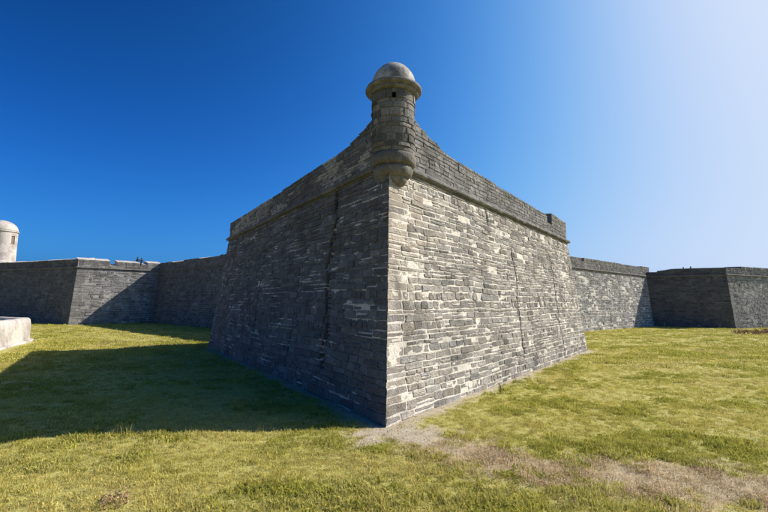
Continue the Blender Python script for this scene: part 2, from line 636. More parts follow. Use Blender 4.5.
locT = (T_[0], T_[1], 0)
scarp_r = mortar_sheet('scarp_wall', F_R.pos, F_R.u0, F_R.u1, -0.4, H + 0.05, 0.06, mort_r, mtint_r, bastion, locT, trim=0.03)
scarp_r['label'] = 'sunlit right face of weathered grey stones in pale mortar'
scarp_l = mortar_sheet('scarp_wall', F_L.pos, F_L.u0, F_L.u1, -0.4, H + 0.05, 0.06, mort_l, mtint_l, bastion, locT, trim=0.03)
scarp_l['label'] = 'shaded left face of dark stones with white lime streaks'

# solid rampart behind the faces
def prism(pts_base, pts_top, z0, z1):
    n = len(pts_base)
    v = [(*p, z0) for p in pts_base] + [(*p, z1) for p in pts_top]
    f = [tuple(range(n))[::-1], tuple(range(n, 2 * n))]
    f += [(i, (i + 1) % n, n + (i + 1) % n, n + i) for i in range(n)]
    return np.array(v, float), f

def deep(i, b):
    return inset_point(i, b)

bp = [deep(4, 0.45), deep(5, 0.45), deep(6, 0.45), PLAN[7], PLAN[3]]
tp = [deep(4, BAT + 0.45), deep(5, BAT + 0.45), deep(6, BAT + 0.45), inset_point(7, BAT), inset_point(3, BAT)]
v, f = prism(bp, tp, -0.4, H + 0.05)
solid('rampart_core', v, f, M_CORE, bastion, locT)


# ---- cordon: a half-round string course along the top of a face
def cordon(face, parent, loc, r=0.17, zc=H + 0.03, seed=0, step=0.35):
    L = face.tlen; n = max(2, int(L / step)); pr = []
    prof = [(-0.25, -0.14), (0.015, -0.14), (0.03, -0.11), (r * 0.75, -0.095), (r, -0.04), (r, 0.03), (r * 0.8, 0.09), (0.03, 0.12), (-0.25, 0.12)]
    V = []; Tn = []
    for i in range(n + 1):
        u = L * i / n
        for k, (d, dz) in enumerate(prof):
            w = 0.016 * (random.random() - 0.5) * 2 if 1 <= k <= 7 else 0
            ux = u
            if i == 0: ux = u - d * face.mA
            if i == n: ux = u + d * face.mB
            V.append(face.vpos(np.array(ux), np.array(zc + dz + 0.03 * (vnoise(u * 0.8, 0.5, seed) - 0.5)), np.array(d + w)))
            g = 0.15 + 0.06 * random.random()
            Tn.append(gray_tint(g, 0.05, 0.2 + 0.2 * random.random()))
    k = len(prof)
    F = [(i * k + j, (i + 1) * k + j, (i + 1) * k + j + 1, i * k + j + 1) for i in range(n) for j in range(k - 1)]
    F += [tuple(range(k)), tuple(n * k + j for j in range(k))[::-1]]
    return solid('cordon', np.array(V), F, M_STONE, parent, loc, tint=np.array(Tn))


def miter(i):
    """How far along the face the outer corner moves per metre of projection, at plan corner i."""
    if i == 0 or i == len(PLAN) - 1: return 0.0
    p = inset_point(i, BAT) ; q = inset_point(i, BAT - 1.0)
    d, _ = face_normal(i)
    return float((q - p) @ d)          # signed along the face that starts at i

def miter_end(i):
    if i == 0 or i == len(PLAN) - 1: return 0.0
    p = inset_point(i, BAT); q = inset_point(i, BAT - 1.0)
    d, _ = face_normal(i - 1)
    return float((q - p) @ d)

FACES = [Face(i) for i in range(10)]
for i, fc in enumerate(FACES):
    fc.mA = -miter(i); fc.mB = miter_end(i + 1)
F_L.mA, F_L.mB = FACES[4].mA, FACES[4].mB
F_R.mA, F_R.mB = FACES[5].mA, FACES[5].mB
cordon(F_L, bastion, locT, seed=1)
cordon(F_R, bastion, locT, seed=2)


# ---- parapet walls
def parapet(name, face, segs, parent, loc, thick=2.2, rise=0.45, step=0.4, topmat=None, zbase=H + 0.10, setback=0.05, seed=0, v=0.2, lime=0.3, thickf=None):
    """segs: list of (u0, u1, ztop function). Each becomes its own mesh with a sloping top."""
    out = []
    for s, (ua, ub, zt) in enumerate(segs):
        n = max(1, int((ub - ua) / step)); V = []; Tn = []
        for i in range(n + 1):
            u = ua + (ub - ua) * i / n
            z = zt(u) + 0.03 * (vnoise(u * 1.1, s + 0.5, seed) - 0.5) + 0.008 * (random.random() - 0.5)
            r = 0.03 * (random.random())
            th = thickf(u) if thickf else thick
            prof = [(-setback, zbase), (-setback - 0.01, z - 0.06), (-setback - 0.06 - r, z), (-th, z + rise * th / thick), (-th, zbase)]
            for (d, zz) in prof:
                V.append(face.vpos(np.array(u), np.array(zz), np.array(d)))
                g = v * (0.85 + 0.3 * random.random())
                Tn.append(gray_tint(g, 0.05, lime + 0.2 * (random.random() - 0.5)))
        k = 5
        F = []
        for i in range(n):
            for j in range(k - 1):
                F.append((i * k + j, (i + 1) * k + j, (i + 1) * k + j + 1, i * k + j + 1))
        F += [tuple(range(k)), tuple(n * k + j for j in range(k))[::-1]]
        o = solid(name, np.array(V), F, M_MORTAR, parent, loc, tint=np.array(Tn))
        if topmat is not None:
            o.data.materials.append(topmat)
            for p in o.data.polygons:
                if p.normal.z > 0.6 or p.index >= len(F) - 2: p.material_index = 1
        out.append(o)
    return out


ZP = 8.70
def ramp_up(dist, slope, start):
    """Level top that sweeps up to the turret over its last few metres."""
    t = start - dist
    return ZP + 0.17 * float(1 - smooth(4.0, 17.0, dist)) + slope * (0.5 * (t + math.sqrt(t * t + 0.12)))

zt_r = lambda u: ramp_up(u, 0.29, 3.7)
zt_l = lambda u: ramp_up(F_L.tlen - u, 0.235, 3.1)
segs_r = [(0.3, F_R.tlen - 4.45, zt_r), (F_R.tlen - 3.45, F_R.tlen, lambda u: ZP + 0.30 - 0.03 * (u - F_R.tlen + 3.45))]
segs_r_all = segs_r + [(F_R.tlen - 4.45, F_R.tlen - 3.45, lambda u: 8.25)]
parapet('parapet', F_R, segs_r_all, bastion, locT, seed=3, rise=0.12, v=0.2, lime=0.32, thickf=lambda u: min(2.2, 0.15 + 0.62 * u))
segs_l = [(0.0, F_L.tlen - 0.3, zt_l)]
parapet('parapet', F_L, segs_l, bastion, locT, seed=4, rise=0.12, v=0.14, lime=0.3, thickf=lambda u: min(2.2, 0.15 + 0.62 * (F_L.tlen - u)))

def parapet_stones(face, segs, tintf, gap, rough, hmean=0.15, lmean=0.42, seed=0, back=0.12, sb=0.03, first_last=False, simple=False, heap_=None, depth_sd=0.006):
    posf = lambda u, z, d: face.vpos(u, z, np.asarray(d) - sb)
    for (ua, ub, zt) in segs:
        zmax = max(zt(ua + 0.01), zt(ub - 0.01), zt((ua + ub) / 2))
        cs = layout(face, H + 0.15, zmax - 0.01, lambda z: ua, lambda z: ub, hmean, lmean, seed, wav=0.03, split=0.05)
        for q, fi, la in cs:
            um = sum(p[0] for p in q) / 4
            top = zt(um)
            if q[0][1] > top - 0.07: continue
            for p in q:
                p[1] = min(p[1], zt(p[0]) - 0.005)
            r = stone_mesh(q, False, False, posf, gap, random.gauss(0.0, depth_sd), rough, back=back, simple=simple)
            if r is None: continue
            (heap_ or heap).add(r[0], r[1], tintf(um, q[0][1]))


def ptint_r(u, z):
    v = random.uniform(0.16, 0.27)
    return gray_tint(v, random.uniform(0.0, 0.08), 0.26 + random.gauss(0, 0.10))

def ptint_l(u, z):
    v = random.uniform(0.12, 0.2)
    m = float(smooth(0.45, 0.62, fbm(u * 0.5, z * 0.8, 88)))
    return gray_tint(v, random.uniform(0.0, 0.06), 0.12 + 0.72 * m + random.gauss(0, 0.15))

parapet_stones(F_R, segs_r_all, ptint_r, 0.009, 0.012, seed=71)
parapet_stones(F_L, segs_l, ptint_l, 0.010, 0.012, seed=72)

# ---- the largest stones are objects of their own, the rest one heap
named.sort(key=lambda t: -t[0])
for area, vs, fs, tint, key in named[:300]:
    par = scarp_r if key == 'R' else scarp_l
    c = vs.mean(0)
    solid('stone', vs, fs, M_STONE, par, tuple(c), tint=np.tile(tint, (len(vs), 1)))
for area, vs, fs, tint, key in named[300:]:
    heap.add(vs, fs, tint)
heap.build('small_stones', M_STONE, bastion, locT)


# ---- sentry turret on the tip
TC = np.array([0.27, 13.36])
turret = bpy.data.objects.new('sentry_turret', None); COL.objects.link(turret)
turret.parent = bastion
WORLD_LOC[turret.name] = Vector((TC[0], TC[1], 6.7))
turret.location = WORLD_LOC[turret.name] - WORLD_LOC[bastion.name]
turret['label'] = 'round stone sentry turret with small dome corbelled out over the corner'
tloc = (TC[0], TC[1], 6.7)


def lathe(name, prof, mat, parent, loc, c, segs=64, wob=0.0, tintf=None, seed=0, smooth_shade=True, cap=True):
    V = []; Tn = []
    for j, (r, z) in enumerate(prof):
        for i in range(segs):
            a = 2 * math.pi * i / segs
            rr = max(0.001, r + wob * 2 * (float(fbm(np.array(a * 3.0), np.array(z * 3.0), seed)) - 0.5))
            V.append((c[0] + rr * math.sin(a), c[1] - rr * math.cos(a), z + wob * 0.6 * (float(vnoise(np.array(a * 4), np.array(r * 5), seed + 2)) - 0.5)))
            if tintf: Tn.append(tintf(a, z))
    F = []
    for j in range(len(prof) - 1):
        for i in range(segs):
            i2 = (i + 1) % segs
            F.append((j * segs + i, j * segs + i2, (j + 1) * segs + i2, (j + 1) * segs + i))
    if cap:
        F.append(tuple(range(segs))[::-1]); F.append(tuple((len(prof) - 1) * segs + i for i in range(segs)))
    return solid(name, np.array(V), F, mat, parent, loc, smooth_shade, tint=np.array(Tn) if tintf else None)


RSH = 0.70
ct = lambda a, z: gray_tint(0.19 + 0.10 * (float(vnoise(np.array(a * 6), np.array(z * 6), 5)) - 0.3), 0.09, 0.24)
lathe('corbel', [(0.20, 6.82), (0.30, 6.86), (0.38, 6.91), (0.435, 6.98), (0.46, 7.04), (0.465, 7.09), (0.46, 7.11), (0.54, 7.13), (0.60, 7.19), (0.635, 7.28), (0.64, 7.37), (0.62, 7.43), (0.585, 7.455), (0.58, 7.49)],
      M_STONE, turret, tloc, TC, wob=0.04, tintf=ct, seed=3)
lathe('ring_moulding', [(0.60, 7.47), (0.68, 7.485), (0.72, 7.55), (0.74, 7.66), (0.735, 7.77), (0.705, 7.83), (0.60, 7.85)],
      M_STONE, turret, tloc, TC, wob=0.03, tintf=lambda a, z: gray_tint(0.15 + 0.07 * float(vnoise(np.array(a * 7), np.array(z * 7), 15)), 0.07, 0.2), seed=4)
lathe('cornice', [(0.60, 9.85), (0.72, 9.855), (0.79, 9.87), (0.81, 9.90), (0.812, 9.945), (0.79, 9.965), (0.80, 9.975), (0.895, 9.985), (0.918, 10.01), (0.922, 10.06), (0.905, 10.10), (0.84, 10.13), (0.77, 10.15), (0.5, 10.16)],
      M_STONE, turret, tloc, TC, wob=0.015, tintf=lambda a, z: gray_tint(0.14 + 0.10 * float(vnoise(np.array(a * 9), np.array(z * 9), 9)), 0.04, 0.24), seed=5)
dome_prof = [(0.745 * math.cos(t), 10.12 + 0.87 * math.sin(t)) for t in np.linspace(0, math.pi / 2 * 0.985, 14)]
lathe('dome', dome_prof, M_DOME, turret, tloc, TC, wob=0.008, seed=6)
# drum core with a sight slit cut through it
SLIT_A, SLIT_W, SLIT_Z = 0.0, 0.095, (9.53, 9.71)
zz = sorted(set([7.8, 8.1, 8.4, 8.7, 9.0, 9.3, SLIT_Z[0], SLIT_Z[1], 9.85])); sg = 72
V = []; F = []; hole = set()
for z in zz:
    for i in range(sg):
        a = 2 * math.pi * i / sg - math.pi / sg * 2 * 0
        V.append((TC[0] + (RSH - 0.03) * math.sin(a), TC[1] - (RSH - 0.03) * math.cos(a), z))
for j in range(len(zz) - 1):
    for i in range(sg):
        a = 2 * math.pi * (i + 0.5) / sg
        a = (a + math.pi) % (2 * math.pi) - math.pi
        if zz[j] == SLIT_Z[0] and abs(a) < 0.10: continue
        F.append((j * sg + i, j * sg + (i + 1) % sg, (j + 1) * sg + (i + 1) % sg, (j + 1) * sg + i))
solid('drum', np.array(V), F, M_MORTAR, turret, tloc, tint=np.tile(gray_tint(0.20, 0.06, 0.3), (len(V), 1)))
zs = course_layout(7.84, 9.85, 0.20, 0.45)
for k in range(len(zs) - 1):
    nst = random.randint(7, 12); a0 = random.random() * 6.28
    cuts = sorted([(a0 + 2 * math.pi * (i + random.uniform(-0.28, 0.28)) / nst) for i in range(nst)])
    cuts.append(cuts[0] + 2 * math.pi)
    for i in range(nst):
        a, b = cuts[i] + 0.014, cuts[i + 1] - 0.014
        spans = [(a, b)]
        if zs[k] < SLIT_Z[1] and zs[k + 1] > SLIT_Z[0]:
            new = []
            for (p, q) in spans:
                for sh in (0, 2 * math.pi, -2 * math.pi):
                    lo, hi = -SLIT_W + sh, SLIT_W + sh
                    if p < hi and q > lo:
                        if lo - p > 0.06: new.append((p, lo))
                        if q - hi > 0.06: new.append((hi, q))
                        break
                else: new.append((p, q))
            spans = new
        for (p, q) in spans:
            m = 4; vs = []
            z0, z1 = zs[k] + 0.008 + random.random() * 0.006, zs[k + 1] - 0.008 - random.random() * 0.006
            r = RSH + random.gauss(0.002, 0.010); be = 0.012
            tz = random.gauss(0, 0.008)
            tz = random.gauss(0, 0.012)
            rows = [(r - 0.06, z0, 0), (r - be, z0, 0), (r + tz, z0 + be, be), (r - tz, z1 - be, be), (r - be, z1, 0), (r - 0.06, z1, 0)]
            for (rr, z, ins) in rows:
                for s in range(m + 1):
                    an = p + (q - p) * s / m
                    if ins and s == 0: an += ins / RSH
                    if ins and s == m: an -= ins / RSH
                    dr = -be if (s in (0, m) and ins) else 0
                    vs.append((TC[0] + (rr + dr * 0.4) * math.sin(an), TC[1] - (rr + dr * 0.4) * math.cos(an), z))
            fs = [(j * (m + 1) + s, j * (m + 1) + s + 1, (j + 1) * (m + 1) + s + 1, (j + 1) * (m + 1) + s) for j in range(5) for s in range(m)]
            fs += [tuple(j * (m + 1) for j in range(6))[::-1], tuple(j * (m + 1) + m for j in range(6))]
            vs = np.array(vs)
            tn = gray_tint(random.uniform(0.10, 0.24), random.uniform(0.02, 0.10), 0.18 + random.gauss(0, 0.12))
            solid('turret_stone', vs, fs, M_STONE, turret, tuple(vs.mean(0)), tint=np.tile(tn, (len(vs), 1)))


# ------------------------------------------------------------------ the walls further back
def far_face(face, thing, loc, hp, seed, tintf, mv, mlime, zlo=-0.3, hmean=0.29, lmean=0.62, merl=1.0):
    cs = layout(face, zlo, H - 0.12, face.u0, face.u1, hmean, lmean, seed, wav=0.05)
    for q, fi, la in cs:
        um = sum(p[0] for p in q) / 4; zm = sum(p[1] for p in q) / 4
        r = stone_mesh(q, fi, la, face.pos, 0.034, random.gauss(0.0, 0.016), 0.02, simple=True)
        if r is None: continue
        hp.add(r[0], r[1], tintf(um, zm))
    def dep(u, z): return -0.020 + 0.022 * (fbm(u * 1.2, z * 1.6, seed + 1) - 0.5)
    def tin(u, z):
        v = mv * (1 + 0.5 * (fbm(u * 0.8, z * 0.8, seed + 2) - 0.5))
        return np.stack([v * 1.05, v, v * 0.92, mlime + 0.6 * (fbm(u * 0.4, z * 0.5, seed + 3) - 0.5)], -1)
    return mortar_sheet('scarp_wall', face.pos, face.u0, face.u1, -0.4, H + 0.05, 0.25, dep, tin, thing, loc)


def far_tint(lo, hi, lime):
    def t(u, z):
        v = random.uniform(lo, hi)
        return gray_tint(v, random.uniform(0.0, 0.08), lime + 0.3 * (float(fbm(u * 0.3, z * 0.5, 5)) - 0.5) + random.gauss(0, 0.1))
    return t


def empty(name, loc):
    o = bpy.data.objects.new(name, None); COL.objects.link(o)
    o.location = loc; WORLD_LOC[o.name] = Vector(loc)
    return o


const = lambda z: (lambda u: z)
def frac(face, lst):
    return [(a * face.tlen, b * face.tlen, z if callable(z) else const(z)) for a, b, z in lst]

# left curtain
lc = empty('curtain_wall', (*((PLAN[2] + PLAN[3]) / 2), 0))
tag(lc, 'shaded dark curtain wall left of the near bastion, running back to the far bastion', 'wall')
f3 = FACES[3]; hp = Heap(); f2 = FACES[2]
lcl = tuple(WORLD_LOC[lc.name])
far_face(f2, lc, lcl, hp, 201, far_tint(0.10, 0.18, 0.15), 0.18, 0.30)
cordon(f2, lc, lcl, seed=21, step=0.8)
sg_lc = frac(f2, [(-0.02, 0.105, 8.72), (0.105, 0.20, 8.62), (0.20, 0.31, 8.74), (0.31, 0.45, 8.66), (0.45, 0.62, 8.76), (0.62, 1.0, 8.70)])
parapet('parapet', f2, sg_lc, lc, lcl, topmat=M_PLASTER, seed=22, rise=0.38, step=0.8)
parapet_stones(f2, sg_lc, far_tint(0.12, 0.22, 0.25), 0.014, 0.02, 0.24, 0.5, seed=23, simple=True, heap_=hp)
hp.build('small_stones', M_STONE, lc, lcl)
d, n = face_normal(2)
v, f = prism([PLAN[2] - n * 0.4 , PLAN[3] - n * 0.4, PLAN[3] - n * 6, PLAN[2] - n * 6], [PLAN[2] - n * (BAT + 0.4), PLAN[3] - n * (BAT + 0.4), PLAN[3] - n * 6, PLAN[2] - n * 6], -0.4, H)
solid('rampart_core', v, f, M_CORE, lc, lcl)

# right curtain
rc = empty('curtain_wall', (*((PLAN[7] + PLAN[8]) / 2), 0))
tag(rc, 'sunlit grey curtain wall to the right, behind the near bastion', 'wall')
f7 = FACES[7]; hp = Heap(); rcl = tuple(WORLD_LOC[rc.name])
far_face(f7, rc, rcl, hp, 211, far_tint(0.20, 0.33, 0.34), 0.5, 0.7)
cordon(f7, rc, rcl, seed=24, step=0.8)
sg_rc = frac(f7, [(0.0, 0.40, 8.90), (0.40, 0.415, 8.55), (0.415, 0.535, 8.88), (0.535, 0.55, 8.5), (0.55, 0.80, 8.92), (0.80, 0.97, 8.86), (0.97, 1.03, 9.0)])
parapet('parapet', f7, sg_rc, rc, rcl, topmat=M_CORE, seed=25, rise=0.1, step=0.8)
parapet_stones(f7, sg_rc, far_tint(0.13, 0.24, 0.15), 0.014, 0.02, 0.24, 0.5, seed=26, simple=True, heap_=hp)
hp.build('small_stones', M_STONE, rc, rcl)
d, n = face_normal(7)
v, f = prism([PLAN[7] - n * 0.4, PLAN[8] - n * 0.4, PLAN[8] - n * 6, PLAN[7] - n * 6], [PLAN[7] - n * (BAT + 0.4), PLAN[8] - n * (BAT + 0.4), PLAN[8] - n * 6, PLAN[7] - n * 6], -0.4, H)
solid('rampart_core', v, f, M_CORE, rc, rcl)


# far bastions
def far_bastion(loc2, label, faces, rear, specs, tints, top, rise):
    b = empty('bastion', (*loc2, 0)); tag(b, label, 'bastion')
    bl = tuple(WORLD_LOC[b.name]); hp = Heap()
    for k, (i, segl) in enumerate(zip(faces, specs)):
        fc = FACES[i]
        far_face(fc, b, bl, hp, 230 + 7 * i, far_tint(*tints[k][:3]), tints[k][3], tints[k][4])
        cordon(fc, b, bl, seed=31 + i, step=0.8)
        sgs = frac(fc, segl)
        parapet('parapet', fc, sgs, b, bl, topmat=top, seed=41 + i, rise=rise, step=0.8)
        parapet_stones(fc, sgs, far_tint(*tints[k][:3]), 0.014, 0.02, 0.24, 0.5, seed=51 + i, simple=True, heap_=hp)
    hp.build('small_stones', M_STONE, b, bl)
    idx = [faces[0], faces[0] + 1, faces[0] + 2]
    bp = [inset_point(i, 0.45) for i in idx] + [np.array(r) for r in rear]
    tp = [inset_point(i, BAT + 0.45) for i in idx] + [np.array(r) for r in rear]
    v, f = prism(bp, tp, -0.4, H + 0.02)
    solid('rampart_core', v, f, M_CORE, b, bl)
    return b


far_bastion(LS, 'far stone bastion at left edge, below the white watchtower', [0, 1], [(-34, 70), (-44, 78)],
            [[(0.0, 0.30, 8.62), (0.30, 0.62, 8.58), (0.62, 1.0, 8.62)],
             [(0.0, 0.37, 8.62), (0.37, 0.455, 7.95), (0.455, 0.74, 8.55), (0.74, 0.79, 7.98), (0.79, 0.84, 8.40), (0.84, 1.02, 8.70)]],
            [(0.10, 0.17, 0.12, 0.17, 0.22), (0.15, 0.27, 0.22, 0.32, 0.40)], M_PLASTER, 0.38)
rf_top = lambda u: 8.35 + 0.25 * float(smooth(1.6, 3.6, u))
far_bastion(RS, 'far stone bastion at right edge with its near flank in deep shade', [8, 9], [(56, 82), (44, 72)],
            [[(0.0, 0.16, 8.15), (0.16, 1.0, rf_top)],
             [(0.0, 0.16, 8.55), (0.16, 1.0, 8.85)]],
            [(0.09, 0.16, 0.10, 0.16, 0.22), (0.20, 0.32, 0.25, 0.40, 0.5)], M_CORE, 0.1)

# white watchtower on the far left bastion
wt = empty('watch_tower', (-61.6, 68.0, 7.5))
tag(wt, 'round white plastered watchtower with domed top at left edge', 'tower')
wl = tuple(WORLD_LOC[wt.name]); wc = (-61.6, 68.0)
lathe('tower_base', [(2.3, 7.5), (2.3, 9.0), (2.2, 9.25), (2.08, 9.3)], M_PLASTER, wt, wl, wc, wob=0.02, seed=9)
# shaft with one tall opening
V = []; F = []; sg = 64; zz = [9.25, 10.5, 11.95, 13.3, 13.95]
for z in zz:
    for i in range(sg):
        a = 2 * math.pi * i / sg
        V.append((wc[0] + 2.03 * math.sin(a), wc[1] - 2.03 * math.cos(a), z))
for j in range(len(zz) - 1):
    for i in range(sg):
        a = math.degrees(2 * math.pi * (i + 0.5) / sg)
        if j == 2 and 76 < a < 98: continue
        F.append((j * sg + i, j * sg + (i + 1) % sg, (j + 1) * sg + (i + 1) % sg, (j + 1) * sg + i))
solid('shaft', np.array(V), F, M_PLASTER, wt, wl)
M_SHUT = simple_material('louvre_wood', (0.16, 0.13, 0.11), 0.2, 12, 0.01)
aw = math.radians(87)
px_, py_ = wc[0] + 1.93 * math.sin(aw), wc[1] - 1.93 * math.cos(aw)
tang = np.array([math.cos(aw), math.sin(aw)]); out_ = np.array([math.sin(aw), -math.cos(aw)])
V = []
for z in (11.95, 13.3):
    for s in (-0.42, 0.42):
        for dd in (0, -0.06):
            p = np.array([px_, py_]) + tang * s + out_ * dd
            V.append((*p, z))
solid('shutter', np.array(V), [(0, 2, 6, 4), (1, 5, 7, 3), (0, 4, 5, 1), (2, 3, 7, 6), (4, 6, 7, 5), (0, 1, 3, 2)], M_SHUT, wt, wl)
lathe('band', [(1.95, 13.9), (2.14, 13.93), (2.17, 14.03), (2.12, 14.1), (1.9, 14.12)], M_PLASTER, wt, wl, wc, wob=0.01, seed=12)
lathe('dome', [(2.05 * math.cos(t), 14.1 + 1.75 * math.sin(t)) for t in np.linspace(0, math.pi / 2 * 0.985, 14)], M_PLASTER, wt, wl, wc, wob=0.01, seed=13)


# ------------------------------------------------------------------ low moat wall at the left edge
def moat_wall():
    w = empty('moat_wall', (-27.2, 33.6, 0))
    tag(w, 'low white plastered moat wall with rounded end at left edge', 'wall')
    wl = tuple(WORLD_LOC[w.name])
    path = [(-18.5, 15.8), (-21.2, 21.4), (-24.1, 27.3), (-26.2, 31.6), (-26.9, 33.0), (-27.6, 33.9), (-28.7, 34.5), (-31, 35.4), (-38, 38.1), (-48, 41.9)]
    pts = []
    for i in range(len(path) - 1):
        a, b = np.array(path[i]), np.array(path[i + 1]); n = max(1, int(np.linalg.norm(b - a) / 0.5))
        pts += [a + (b - a) * k / n for k in range(n)]
    pts.append(np.array(path[-1]))
    V = []; prof = [(0.0, -0.3), (-0.03, 0.5), (-0.06, 1.25), (-0.10, 1.60), (-0.22, 1.72), (-0.45, 1.75), (-0.70, 1.70), (-0.80, 1.55), (-0.82, -0.3)]
    for i, p in enumerate(pts):
        t = pts[min(i + 1, len(pts) - 1)] - pts[max(i - 1, 0)]; t /= np.linalg.norm(t)
        n = np.array([t[1], -t[0]])
        hz = 1.0 + 0.06 * (float(vnoise(np.array(i * 0.23), np.array(0.5), 91)) - 0.5) + 0.02 * random.random()
        for (d, z) in prof:
            q = p + n * (d + 0.03 * (random.random() - 0.5))
            V.append((*q, z * hz))
    k = len(prof); m = len(pts)
    F = [(i * k + j, (i + 1) * k + j, (i + 1) * k + j + 1, i * k + j + 1) for i in range(m - 1) for j in range(k - 1)]
    F += [tuple(range(k)), tuple((m - 1) * k + j for j in range(k))[::-1]]
    solid('plastered_wall', np.array(V), F, M_PLASTER, w, wl, smooth_shade=True)
    V = []
    prof = [(0.22, -0.3), (0.20, 0.10), (0.14, 0.16), (-0.05, 0.17)]
    for i, p in enumerate(pts):
        t = pts[min(i + 1, len(pts) - 1)] - pts[max(i - 1, 0)]; t /= np.linalg.norm(t)
        n = np.array([t[1], -t[0]])
        for (d, z) in prof:
            q = p + n * (d + 0.03 * (random.random() - 0.5)); V.append((*q, z + 0.03 * (random.random() - 0.5)))
    k = 4
    F = [(i * k + j, (i + 1) * k + j, (i + 1) * k + j + 1, i * k + j + 1) for i in range(m - 1) for j in range(k - 1)]
    solid('footing', np.array(V), F, M_PLASTER, w, wl)
moat_wall()
# the raised covered way retained behind that wall
cw = [(-18.9, 15.6), (-21.6, 21.2), (-24.5, 27.1), (-26.6, 31.5), (-27.9, 33.5), (-29.0, 34.1), (-38.2, 37.7), (-48.2, 41.5), (-120, 68), (-120, 2), (-26, 2)]
cwm = simple_material('covered_way_turf', (0.33, 0.30, 0.10), 0.3, 8, 0.04, (0.42, 0.37, 0.2), (0.45, 0.65))
v, f = prism([np.array(p) for p in cw], [np.array(p) for p in cw], -0.4, 1.52)
o = solid('covered_way', v, f, cwm); o['kind'] = 'structure'


# ------------------------------------------------------------------ people looking over the parapets
M_SKIN = simple_material('skin', (0.35, 0.22, 0.15), 0.05, 9, 0)
def cloth(name, c): return simple_material(name, c, 0.15, 14, 0)

def person(loc, face_dir, shirt, trousers, hair, label, height=1.7):
    p = empty('person', loc); tag(p, label, 'person', 'visitors on the ramparts')
    p.rotation_euler = (0, 0, face_dir)
    s = height / 1.7
    J = {'pel': (0, 0, .92, .135), 'wai': (0, 0, 1.05, .125), 'che': (0, 0, 1.28, .155), 'nb': (0, 0, 1.43, .065), 'nk': (0, -.01, 1.49, .055),
         'hd': (0, -.03, 1.58, .085), 'top': (0, -.02, 1.66, .075)}
    E = [('pel', 'wai'), ('wai', 'che'), ('che', 'nb'), ('nb', 'nk'), ('nk', 'hd'), ('hd', 'top')]
    for sd, sx in (('l', -1), ('r', 1)):
        J.update({'sh' + sd: (sx * .17, 0, 1.39, .06), 'el' + sd: (sx * .24, -.05, 1.13, .043), 'wr' + sd: (sx * .16, -.27, 1.08, .03), 'ha' + sd: (sx * .14, -.36, 1.08, .035),
                  'hp' + sd: (sx * .09, 0, .86, .09), 'kn' + sd: (sx * .10, -.01, .48, .06), 'an' + sd: (sx * .10, .01, .08, .042), 'to' + sd: (sx * .11, -.16, .035, .035)})
        E += [('nb', 'sh' + sd), ('sh' + sd, 'el' + sd), ('el' + sd, 'wr' + sd), ('wr' + sd, 'ha' + sd), ('pel', 'hp' + sd), ('hp' + sd, 'kn' + sd), ('kn' + sd, 'an' + sd), ('an' + sd, 'to' + sd)]
    ks = list(J); me = bpy.data.meshes.new('body')
    me.from_pydata([tuple(c * s for c in J[k][:3]) for k in ks], [(ks.index(a), ks.index(b)) for a, b in E], [])
    o = place('body', me, p, loc); o.location = (0, 0, 0)
    o.modifiers.new('skin', 'SKIN'); sb = o.modifiers.new('sub', 'SUBSURF'); sb.levels = 1; sb.render_levels = 1
    for i, k in enumerate(ks):
        sv = me.skin_vertices[0].data[i]; sv.radius = (J[k][3] * s, J[k][3] * s * (0.75 if k in ('che', 'wai', 'pel') else 1)); sv.use_root = (k == 'pel')
    m, n, bs = nodes_of('clothed_body')
    oz = N(n, 'ShaderNodeSeparateXYZ'); tc = N(n, 'ShaderNodeTexCoord'); n.links.new(tc.outputs['Object'], oz.inputs[0])
    c = mix(n, ramp(n, oz.outputs['Z'], 0.955 * s, 0.96 * s), trousers, shirt)
    c = mix(n, ramp(n, oz.outputs['Z'], 1.455 * s, 1.46 * s), c, (0.35, 0.22, 0.15))
    n.links.new(c, bs.inputs['Base Color'])
    me.materials.append(m)
    V = []; F = []
    for j, t in enumerate(np.linspace(-0.25, math.pi / 2, 6)):
        for i in range(14):
            a = 2 * math.pi * i / 14
            back = 0.022 * (1 + math.cos(a)) if t < 0.3 else 0
            V.append((0.098 * s * math.cos(t) * math.sin(a), (0.0 + 0.108 * math.cos(t) * math.cos(a)) * s, (1.605 + 0.135 * math.sin(t) - back) * s))
    for j in range(5):
        for i in range(14): F.append((j * 14 + i, j * 14 + (i + 1) % 14, (j + 1) * 14 + (i + 1) % 14, (j + 1) * 14 + i))
    h = place('hair', new_mesh('hair', V, F, cloth('hair', hair), None, True), p, loc); h.location = (0, 0, 0)
    return p

person((-36.75, 63.4, 7.82), 0.7, (0.02, 0.025, 0.05), (0.05, 0.06, 0.1), (0.03, 0.02, 0.015), 'person in dark navy top, left of the pair behind far left flank parapet', 1.78)
person((-36.05, 63.2, 7.85), 0.9, (0.03, 0.03, 0.035), (0.05, 0.05, 0.06), (0.02, 0.015, 0.01), 'shorter person in black top, right of the pair behind far left flank parapet', 1.62)
person((46.9, 66.6, 7.42), -0.5, (0.05, 0.05, 0.06), (0.05, 0.05, 0.06), (0.05, 0.04, 0.03), 'distant person, left of the two heads above far right flank parapet', 1.66)
person((47.9, 66.4, 7.42), -0.5, (0.12, 0.11, 0.1), (0.05, 0.05, 0.06), (0.05, 0.04, 0.03), 'distant person, right of the two heads above far right flank parapet', 1.74)


# ------------------------------------------------------------------ ground
def seg_dist(P, a, b):
    a = np.array(a); b = np.array(b); ab = b - a
    t = np.clip(((P - a) @ ab) / (ab @ ab), 0, 1)
    return np.linalg.norm(P - a - t[..., None] * ab, axis=-1)

